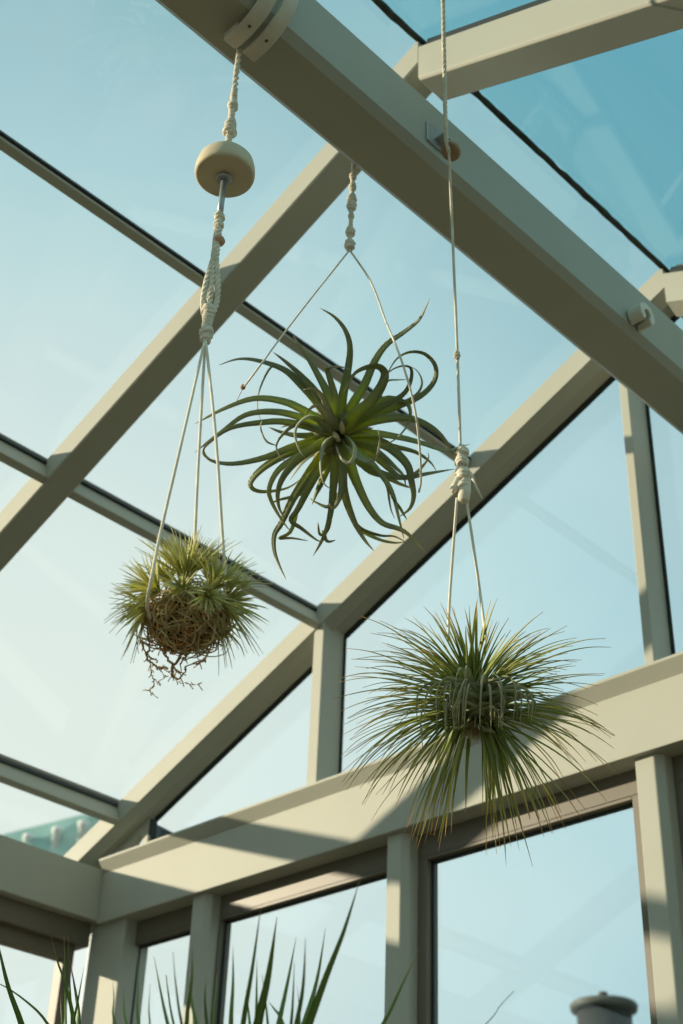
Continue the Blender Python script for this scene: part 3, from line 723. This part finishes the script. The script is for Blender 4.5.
for i in range(170):                               # sides, arching over
    s_ = rnd.choice((-1, 1)); a = s_*rnd.uniform(.42, 1.9); l = rnd.uniform(70, 140)*S3*(1.04 if s_ > 0 else 1)
    if abs(a) < .8: l *= .86
    f = rnd.uniform(-.8, .8)
    c = C3+dirp(a, f)*9*S3-UP*rnd.uniform(-12, 14)*S3
    arch(mb, c, a*.85, f, l, rnd.uniform(3.6, 5.6)*S3, rnd.uniform(.25, .95), rnd.uniform(.05, .3))
mb.build('foliage', M['fine'], pl3)
mb = MB()
for i in range(150):                               # hanging skirt
    s_ = rnd.choice((-1, 1)); a = s_*rnd.uniform(1.4, 3.1); l = rnd.uniform(84, 150)*S3
    f = rnd.uniform(-.7, .9)
    arch(mb, C3-UP*rnd.uniform(2, 18)*S3+RT*s_*rnd.uniform(0, 12)*S3-fw*f*.01, a, f, l, rnd.uniform(3.4, 5.2)*S3, rnd.uniform(.35, 1.1), rnd.uniform(.1, .5))
mb.build('hanging_leaves', M['fine'], pl3)
mb = MB()
for i in range(38):                                # silvery leaves curling over the front
    a = rnd.uniform(-1.3, 1.3); d = (UP*math.cos(a)+RT*math.sin(a)*.8-fw*.5).normalized(); l = rnd.uniform(26, 52)*S3
    c = C3+RT*rnd.uniform(-14, 14)*S3-UP*rnd.uniform(-14, 16)*S3-fw*.012
    e = rnd.uniform(.35, 1.25); sx = math.sin(a)+rnd.uniform(-.3, .3)
    p = [c, c+d*l*.55-fw*.012, c+d*l*.85+RT*sx*l*.25-fw*.026, c+d*l*.8+RT*sx*l*.55-UP*l*.25*e-fw*.036, c+d*l*.6+RT*sx*l*.7-UP*l*.8*e-fw*.036]
    mb.leaf(p, rnd.uniform(5, 7.5)*S3, -fw, .45)
for i in range(30):                                # broad stubby bases seen from below
    a = rnd.uniform(0, 6.28); r_ = rnd.uniform(6, 26); c = C3+RT*math.cos(a)*r_*.8*S3+UP*(math.sin(a)*r_-2)*S3-fw*.014
    d = (RT*math.cos(a)*.6+UP*(.5+math.sin(a)*.5)-fw*.6).normalized()
    mb.leaf([c, c+d*9*S3, c+d*17*S3-fw*.004, c+d*24*S3+G*.004], 8.5*S3, -fw, .5)
mb.build('inner_leaves', M['finegrey'], pl3)
mb = MB()
for i in range(22):                                # brown withered stubs under the heart
    a = rnd.uniform(0, 6.28); d = (RT*math.cos(a)+UP*math.sin(a)*.6-fw*.7).normalized(); c = C3-UP*24*S3-fw*.008
    mb.leaf([c, c+d*8*S3, c+d*rnd.uniform(12, 20)*S3+G*.003], 6*S3, -fw, .4)
mb.build('withered_leaves', M['rootgrey'], pl3)
b = MB(); b.lathe([(.003, -.03), (.010, -.024), (.015, -.008), (.016, .012), (.010, .026), (.003, .034)], C3-UP*2*S3, EZ, 14); b.build('stem', M['stem'], pl3)

cd.dof.focus_distance = (D2+dep3+dep1)/3
# ------------------------------------------------------------------ mossy clump (plant 1)
S1 = dep1/FPX
P1 = at(186, 612, dep1)
pl1 = thing('air_plant', 'round clump of pale grey green air plants on a brown root ball', 'air plant', P1, 'hanging air plants')
rnd = random.Random(9)
b = MB(); prof = []
n = 20
vs = []; fs = []
for i in range(n+1):
    for j in range(24):
        th = math.pi*i/n; ph = 2*math.pi*j/24
        d = RT*math.sin(th)*math.cos(ph)+fw*math.sin(th)*math.sin(ph)+UP*math.cos(th)
        k = .97+.24*noise.noise(d*2.3)+.16*noise.noise(d*6)
        vs.append(P1+(RT*d.dot(RT)*35+fw*d.dot(fw)*32+UP*(d.dot(UP)*28-7))*S1*k)
for i in range(n):
    for j in range(24): fs.append((i*24+j, i*24+(j+1) % 24, (i+1)*24+(j+1) % 24, (i+1)*24+j))
b.add(vs, fs, smooth=True); b.build('root_ball', M['core'], pl1)
def ros(mb, c, ax, num, l0, l1, w, spread, droop):
    """a rosette of thin leaves round ax"""
    a = ax.orthogonal().normalized(); bb = ax.cross(a)
    for i in range(num):
        ph = rnd.uniform(0, 6.283); th = spread*math.sqrt(rnd.random())
        d = (ax*math.cos(th)+(a*math.cos(ph)+bb*math.sin(ph))*math.sin(th)).normalized()
        l = rnd.uniform(l0, l1)*S1
        side = (d-ax*d.dot(ax))
        pts = [c+d*l*t+G*l*droop*t*t+side*l*.35*t*t for t in (0, .25, .5, .75, 1)]
        mb.leaf(pts, w*S1*rnd.uniform(.8, 1.2), ax-d*.5, .5, thick=.0003)
mb = MB()
ros(mb, at(160, 592, dep1-.03), (-RT*.85+UP*.42-fw*.2).normalized(), 62, 34, 52, 3.5, 1.05, .12)
ros(mb, at(152, 606, dep1-.01), (-RT*.95-UP*.22-fw*.1).normalized(), 46, 26, 46, 3.4, .9, .28)
ros(mb, at(186, 582, dep1-.01), (UP*.97+RT*.02-fw*.1).normalized(), 120, 32, 60, 3.6, .85, .03)
ros(mb, at(168, 584, dep1+.02), (UP*.9-RT*.2).normalized(), 36, 24, 46, 3.2, .8, .05)
ros(mb, at(212, 590, dep1-.02), (UP*.85+RT*.45-fw*.1).normalized(), 84, 26, 54, 3.4, .9, .06)
ros(mb, at(220, 604, dep1-.01), (RT*.97+UP*.15-fw*.1).normalized(), 84, 28, 52, 3.4, 1.0, .2)
ros(mb, at(214, 618, dep1), (RT*.8-UP*.4-fw*.1).normalized(), 26, 20, 44, 3.2, .85, .25)
ros(mb, at(206, 596, dep1-.055), (RT*.45+UP*.5-fw*.7).normalized(), 48, 14, 28, 3.4, 1.2, .15)
ros(mb, at(183, 590, dep1-.06), (UP*.75-fw*.6).normalized(), 44, 14, 28, 3.4, 1.1, .1)
mb.build('foliage', M['moss'], pl1)
def curls(mb, num, cond, w0, w1, l0, l1):
    k = 0
    while k < num:
        th = math.acos(rnd.uniform(-1, 1)); ph = rnd.uniform(0, 6.283)
        d = RT*math.sin(th)*math.cos(ph)+fw*math.sin(th)*math.sin(ph)+UP*math.cos(th)
        if d.dot(fw) > .5 or not cond(d): continue
        k += 1
        k_ = .97+.24*noise.noise(d*2.3)+.16*noise.noise(d*6)
        c = P1+(RT*d.dot(RT)*35+fw*d.dot(fw)*32+UP*(d.dot(UP)*28-7))*S1*k_*1.0
        t1 = d.orthogonal(); t1.rotate(Matrix.Rotation(rnd.uniform(0, 6.28), 3, d)); t2 = d.cross(t1); l = rnd.uniform(l0, l1)*S1; q = rnd.uniform(-1, 1)
        pts = [c, c+d*l*.25+t1*l*.3, c+d*l*.35+t1*l*.7+t2*l*.2*q, c+d*l*.2+t1*l+t2*l*.55*q, c+d*l*.05+t1*l*.95+t2*l*.95*q]
        P = smooth_path(pts, 3); m = len(P); w = rnd.uniform(w0, w1)*S1
        mb.tube(P, [w*(1-.75*i/(m-1)) for i in range(m)], 5, 0, 1, rnd.random())
mb = MB(); curls(mb, 190, lambda d: d.dot(UP) > .1, .7, 1.3, 10, 26); curls(mb, 70, lambda d: d.dot(UP) <= .1 and d.dot(RT) > -.5, .8, 1.5, 14, 30); mb.build('dry_leaves', M['rootgrey'], pl1)
mb = MB(); curls(mb, 760, lambda d: d.dot(UP) < .5, .6, 1.3, 5, 15); mb.build('roots', M['root'], pl1)
mb = MB()                                          # trailing roots
for pts, w in (([(158, 630), (160, 645), (165, 655), (176, 668), (180, 674)], 1.6), ([(184, 640), (181, 655), (173, 668), (174, 678)], 2.0), ([(172, 667), (178, 680), (183, 674), (190, 664), (205, 661)], 1.1),
               ([(148, 632), (150, 648), (146, 656), (153, 664), (160, 668), (168, 668)], 1.5), ([(150, 660), (151, 672), (153, 682), (150, 690), (153, 695)], .8), ([(204, 640), (208, 650), (203, 660), (196, 664)], 1.3),
               ([(140, 640), (148, 655), (158, 662)], 1.0), ([(213, 628), (216, 636), (213, 642)], 1.4), ([(165, 655), (160, 648), (150, 645), (140, 641)], .9), ([(180, 682), (192, 685), (202, 683)], .35), ([(160, 668), (162, 676), (158, 683)], .6), ([(190, 642), (186, 655), (180, 664)], 1.5)):
    P = smooth_path([at(x+rnd.uniform(-1, 1), y, dep1-.02+rnd.uniform(-.012, .012)) for x, y in pts], 5)
    P = [p+Vector((rnd.uniform(-1, 1), rnd.uniform(-1, 1), rnd.uniform(-1, 1)))*.0012 for p in P]
    mb.tube(P, [w*S1*rnd.uniform(.7, 1.2)*.8 for _ in P], 5, .2, .9, rnd.random())
    for p in P[::2]:
        d = Vector((rnd.uniform(-1, 1), rnd.uniform(-1, 1), rnd.uniform(-1, .4)))*.007
        mb.tube([p, p+d*.6, p+d+EZ*rnd.uniform(-.003, .003)], .0006, 4, .3, 1, rnd.random())
mb.build('trailing_roots', M['root'], pl1)
mb = MB()                                          # stray leaves at the lower right and lower left
for pts, w in (([(216, 622), (228, 632), (240, 645), (245, 658)], 3), ([(214, 618), (222, 632), (228, 642)], 3), ([(210, 632), (206, 646), (197, 655)], 4), ([(150, 640), (142, 638), (131, 633)], 2.5), ([(205, 645), (192, 650), (184, 660)], 2)):
    mb.leaf([at(x, y, dep1-.02) for x, y in pts], w*S1, -fw, .4)
mb.build('stray_leaves', M['moss'], pl1)

# ------------------------------------------------------------------ potted sword-leaved plants in front
def pot_plant(crown, leaves, label, w_scale, dd, extra, seed):
    c = at(crown[0], crown[1], dd)
    t = thing('potted_plant', label, 'potted plant', (c.x, c.y, 0), 'potted plants below the windows')
    rr = random.Random(seed); o = Vector((c.x, c.y, 0))
    m = MB(); m.lathe([(.10, 0), (.125, .01), (.16, .26), (.175, .27), (.175, .31), (.16, .31), (.15, .27), (.02, .268)], o, n=36); m.build('pot', M['pot'], t)
    m = MB(); m.lathe([(.02, .2), (.149, .2), (.15, .285), (.03, .292)], o, n=24); m.build('soil', M['soil'], t)
    m = MB(); P = [o+EZ*z+EX*math.sin(z*9)*.006 for z in [.25+(c.z-.25)*i/10 for i in range(11)]]; m.tube(P, [.026-.001*i for i in range(11)], 12); m.build('trunk', M['trunk'], t)
    m = MB()
    for w, pts, doff in leaves:
        n = len(pts); a0 = at(*pts[0], dd); a1 = at(*pts[1], dd); b0 = a0+(a0-a1).normalized()*.07; b0 = b0.lerp(a0.lerp(c, .45), .35)
        out = [c+Vector((rr.uniform(-.01, .01), rr.uniform(-.01, .01), 0)), b0]
        for i, (x, y) in enumerate(pts): out.append(at(x, y, dd+doff*(i+1)/n))
        T = out[-1]-out[0]; nr = (-fw+rr.uniform(-.5, .5)*RT).normalized()
        m.leaf(out, w*dd/FPX, nr, .4, shape='sword', thick=.0009)
    for i in range(extra):                         # lower leaves arching round the crown
        a = rr.uniform(0, 6.28); e = rr.uniform(-.5, .35); d = Vector((math.cos(a)*math.cos(e), math.sin(a)*math.cos(e), math.sin(e))); l = rr.uniform(.2, .27)
        m.leaf([c+d*l*u-EZ*.12*u*u for u in (0, .35, .7, 1)], .016, EZ-d*.4, .4, shape='sword', thick=.0009)
    m.build('foliage', M['sword'], t)
mid = [(7, [(168, 1024), (154, 957)], .05), (5, [(182, 1024), (176, 985), (173, 953)], -.05), (8, [(187, 1024), (192, 980), (192, 946)], .0),
 (8, [(231, 1024), (233, 985), (233, 946)], .05), (7, [(243, 1024), (252, 970), (261, 906)], -.03), (14, [(257, 1024), (268, 975), (277, 917)], .0), (6, [(256, 1024), (257, 959)], .1),
 (8, [(278.5, 1024), (287, 985), (296.5, 936)], .05), (6, [(291, 1024), (294.5, 962)], .0), (7.5, [(296, 1024), (303, 985), (305.5, 938)], -.06), (8, [(304, 1024), (317, 980), (325.5, 928)], .08),
 (11, [(308, 1024), (326, 975), (342, 935), (352, 905), (359.5, 881)], -.04), (6, [(283, 1024), (275, 1010), (268, 1001)], .1), (7, [(383, 1024), (402, 985), (420, 948)], .0),
 (5, [(139, 1024), (138, 990), (137.5, 953)], .1), (5, [(150, 1024), (150, 984)], .05), (5, [(127, 1024), (124, 1000), (123, 984)], .1), (5, [(115, 1024), (114, 1000), (113, 980)], .1), (5, [(213, 1024), (216, 990), (217, 975)], .1), (6, [(207, 1024), (205, 995), (207, 978)], -.05), (7, [(196, 1024), (190, 990), (187, 970)], .05), (5, [(174, 1024), (168, 990), (166, 975)], .1),
 (5, [(268, 1024), (262, 975)], .12), (6, [(250, 1024), (246, 990)], .1), (4, [(486, 1024), (500, 1006), (514, 991)], .0), (4, [(300, 1024), (297, 985)], .1)]
pot_plant((245, 1190), mid, 'potted plant with upright sword leaves in front of the lower gable windows', 1, 1.32, 26, 3)
left = [(9, [(22, 1024), (9, 988), (0, 952), (-6, 925)], 0), (4.5, [(48, 1024), (26, 1001), (0, 984), (-20, 980)], .03), (6.5, [(74, 1024), (66, 986), (57, 960), (51, 936)], 0), (4, [(72, 1024), (70, 986), (68, 936)], .04), (4, [(66, 1024), (65, 975), (64, 936)], .04),
 (5, [(73, 1024), (77, 1005), (84, 967)], -.03), (8, [(79, 1024), (77, 1000), (70, 960)], .06), (5, [(62, 1024), (60, 995)], .06)]
pot_plant((52, 1180), left, 'potted plant with a few sword leaves in front of the left wall window', 1, 1.9, 20, 4)

# ------------------------------------------------------------------ light
sd = Vector((.74, .64, -.275)).normalized()
sun = bpy.data.lights.new('sun', 'SUN'); sun.energy = 5.7; sun.angle = R(.9); sun.color = (1, .84, .62)
so = bpy.data.objects.new('sun', sun); COL.objects.link(so); so.rotation_euler = sd.to_track_quat('-Z', 'Y').to_euler()
W = bpy.data.worlds.new('sky'); SC.world = W; W.use_nodes = True; t = W.node_tree; N = t.nodes; L = t.links; N.clear()
ow = N.new('ShaderNodeOutputWorld'); bg = N.new('ShaderNodeBackground'); bg.inputs['Strength'].default_value = 1.0
tc = N.new('ShaderNodeTexCoord')
def dotn(v):
    n = N.new('ShaderNodeVectorMath'); n.operation = 'DOT_PRODUCT'; n.inputs[1].default_value = v; L.new(tc.outputs['Generated'], n.inputs[0]); return n.outputs['Value']
# bright haze low in the north west, deeper blue above and to the east
h = dotn((-.802, .471, .366))
r = N.new('ShaderNodeValToRGB'); e = r.color_ramp.elements
def glin(c, k=1/.885): a = lin(c); return (a[0]*k*1.02, a[1]*k*.985, a[2]*k*.94, 1)
pos = lambda v: (v-.7)/.3
e[0].position, e[0].color = 0., glin((178, 204, 210)); e[1].position, e[1].color = 1., glin((218, 230, 227))
for p, c in ((.74, (126, 172, 188)), (.79, (122, 172, 189)), (.86, (144, 185, 196)), (.885, (157, 194, 205)), (.91, (168, 203, 212)), (.94, (184, 212, 218)), (.96, (195, 217, 221)), (.98, (208, 224, 224))):
    k = e.new(pos(p)); k.color = glin(c)
mr = N.new('ShaderNodeMapRange'); mr.inputs['From Min'].default_value = .7; mr.inputs['From Max'].default_value = 1.
L.new(h, mr.inputs['Value']); L.new(mr.outputs[0], r.inputs['Fac'])
# thin cloud streaks
mp = N.new('ShaderNodeMapping'); mp.inputs['Scale'].default_value = (1.6, 3.2, 3.0); mp.inputs['Rotation'].default_value = (.3, .2, .9); L.new(tc.outputs['Generated'], mp.inputs['Vector'])
nz = N.new('ShaderNodeTexNoise'); nz.inputs['Scale'].default_value = 1.5; nz.inputs['Detail'].default_value = 6; nz.inputs['Roughness'].default_value = .5; L.new(mp.outputs[0], nz.inputs['Vector'])
cr = N.new('ShaderNodeValToRGB'); cr.color_ramp.elements[0].position = .46; cr.color_ramp.elements[0].color = (0, 0, 0, 1); cr.color_ramp.elements[1].position = .75; cr.color_ramp.elements[1].color = (.30, .30, .30, 1)
L.new(nz.outputs['Fac'], cr.inputs['Fac'])
mx = N.new('ShaderNodeMix'); mx.data_type = 'RGBA'; L.new(cr.outputs['Color'], mx.inputs['Factor']); L.new(r.outputs['Color'], mx.inputs['A']); mx.inputs['B'].default_value = lin((226, 234, 232))
L.new(mx.outputs['Result'], bg.inputs['Color']); L.new(bg.outputs[0], ow.inputs['Surface'])
vs_ = SC.view_settings; vs_.view_transform = 'Standard'; vs_.look = 'None'; vs_.exposure = .1; vs_.gamma = 1; vs_.use_curve_mapping = False
SC.cycles.transparent_max_bounces = 24; SC.cycles.max_bounces = 10
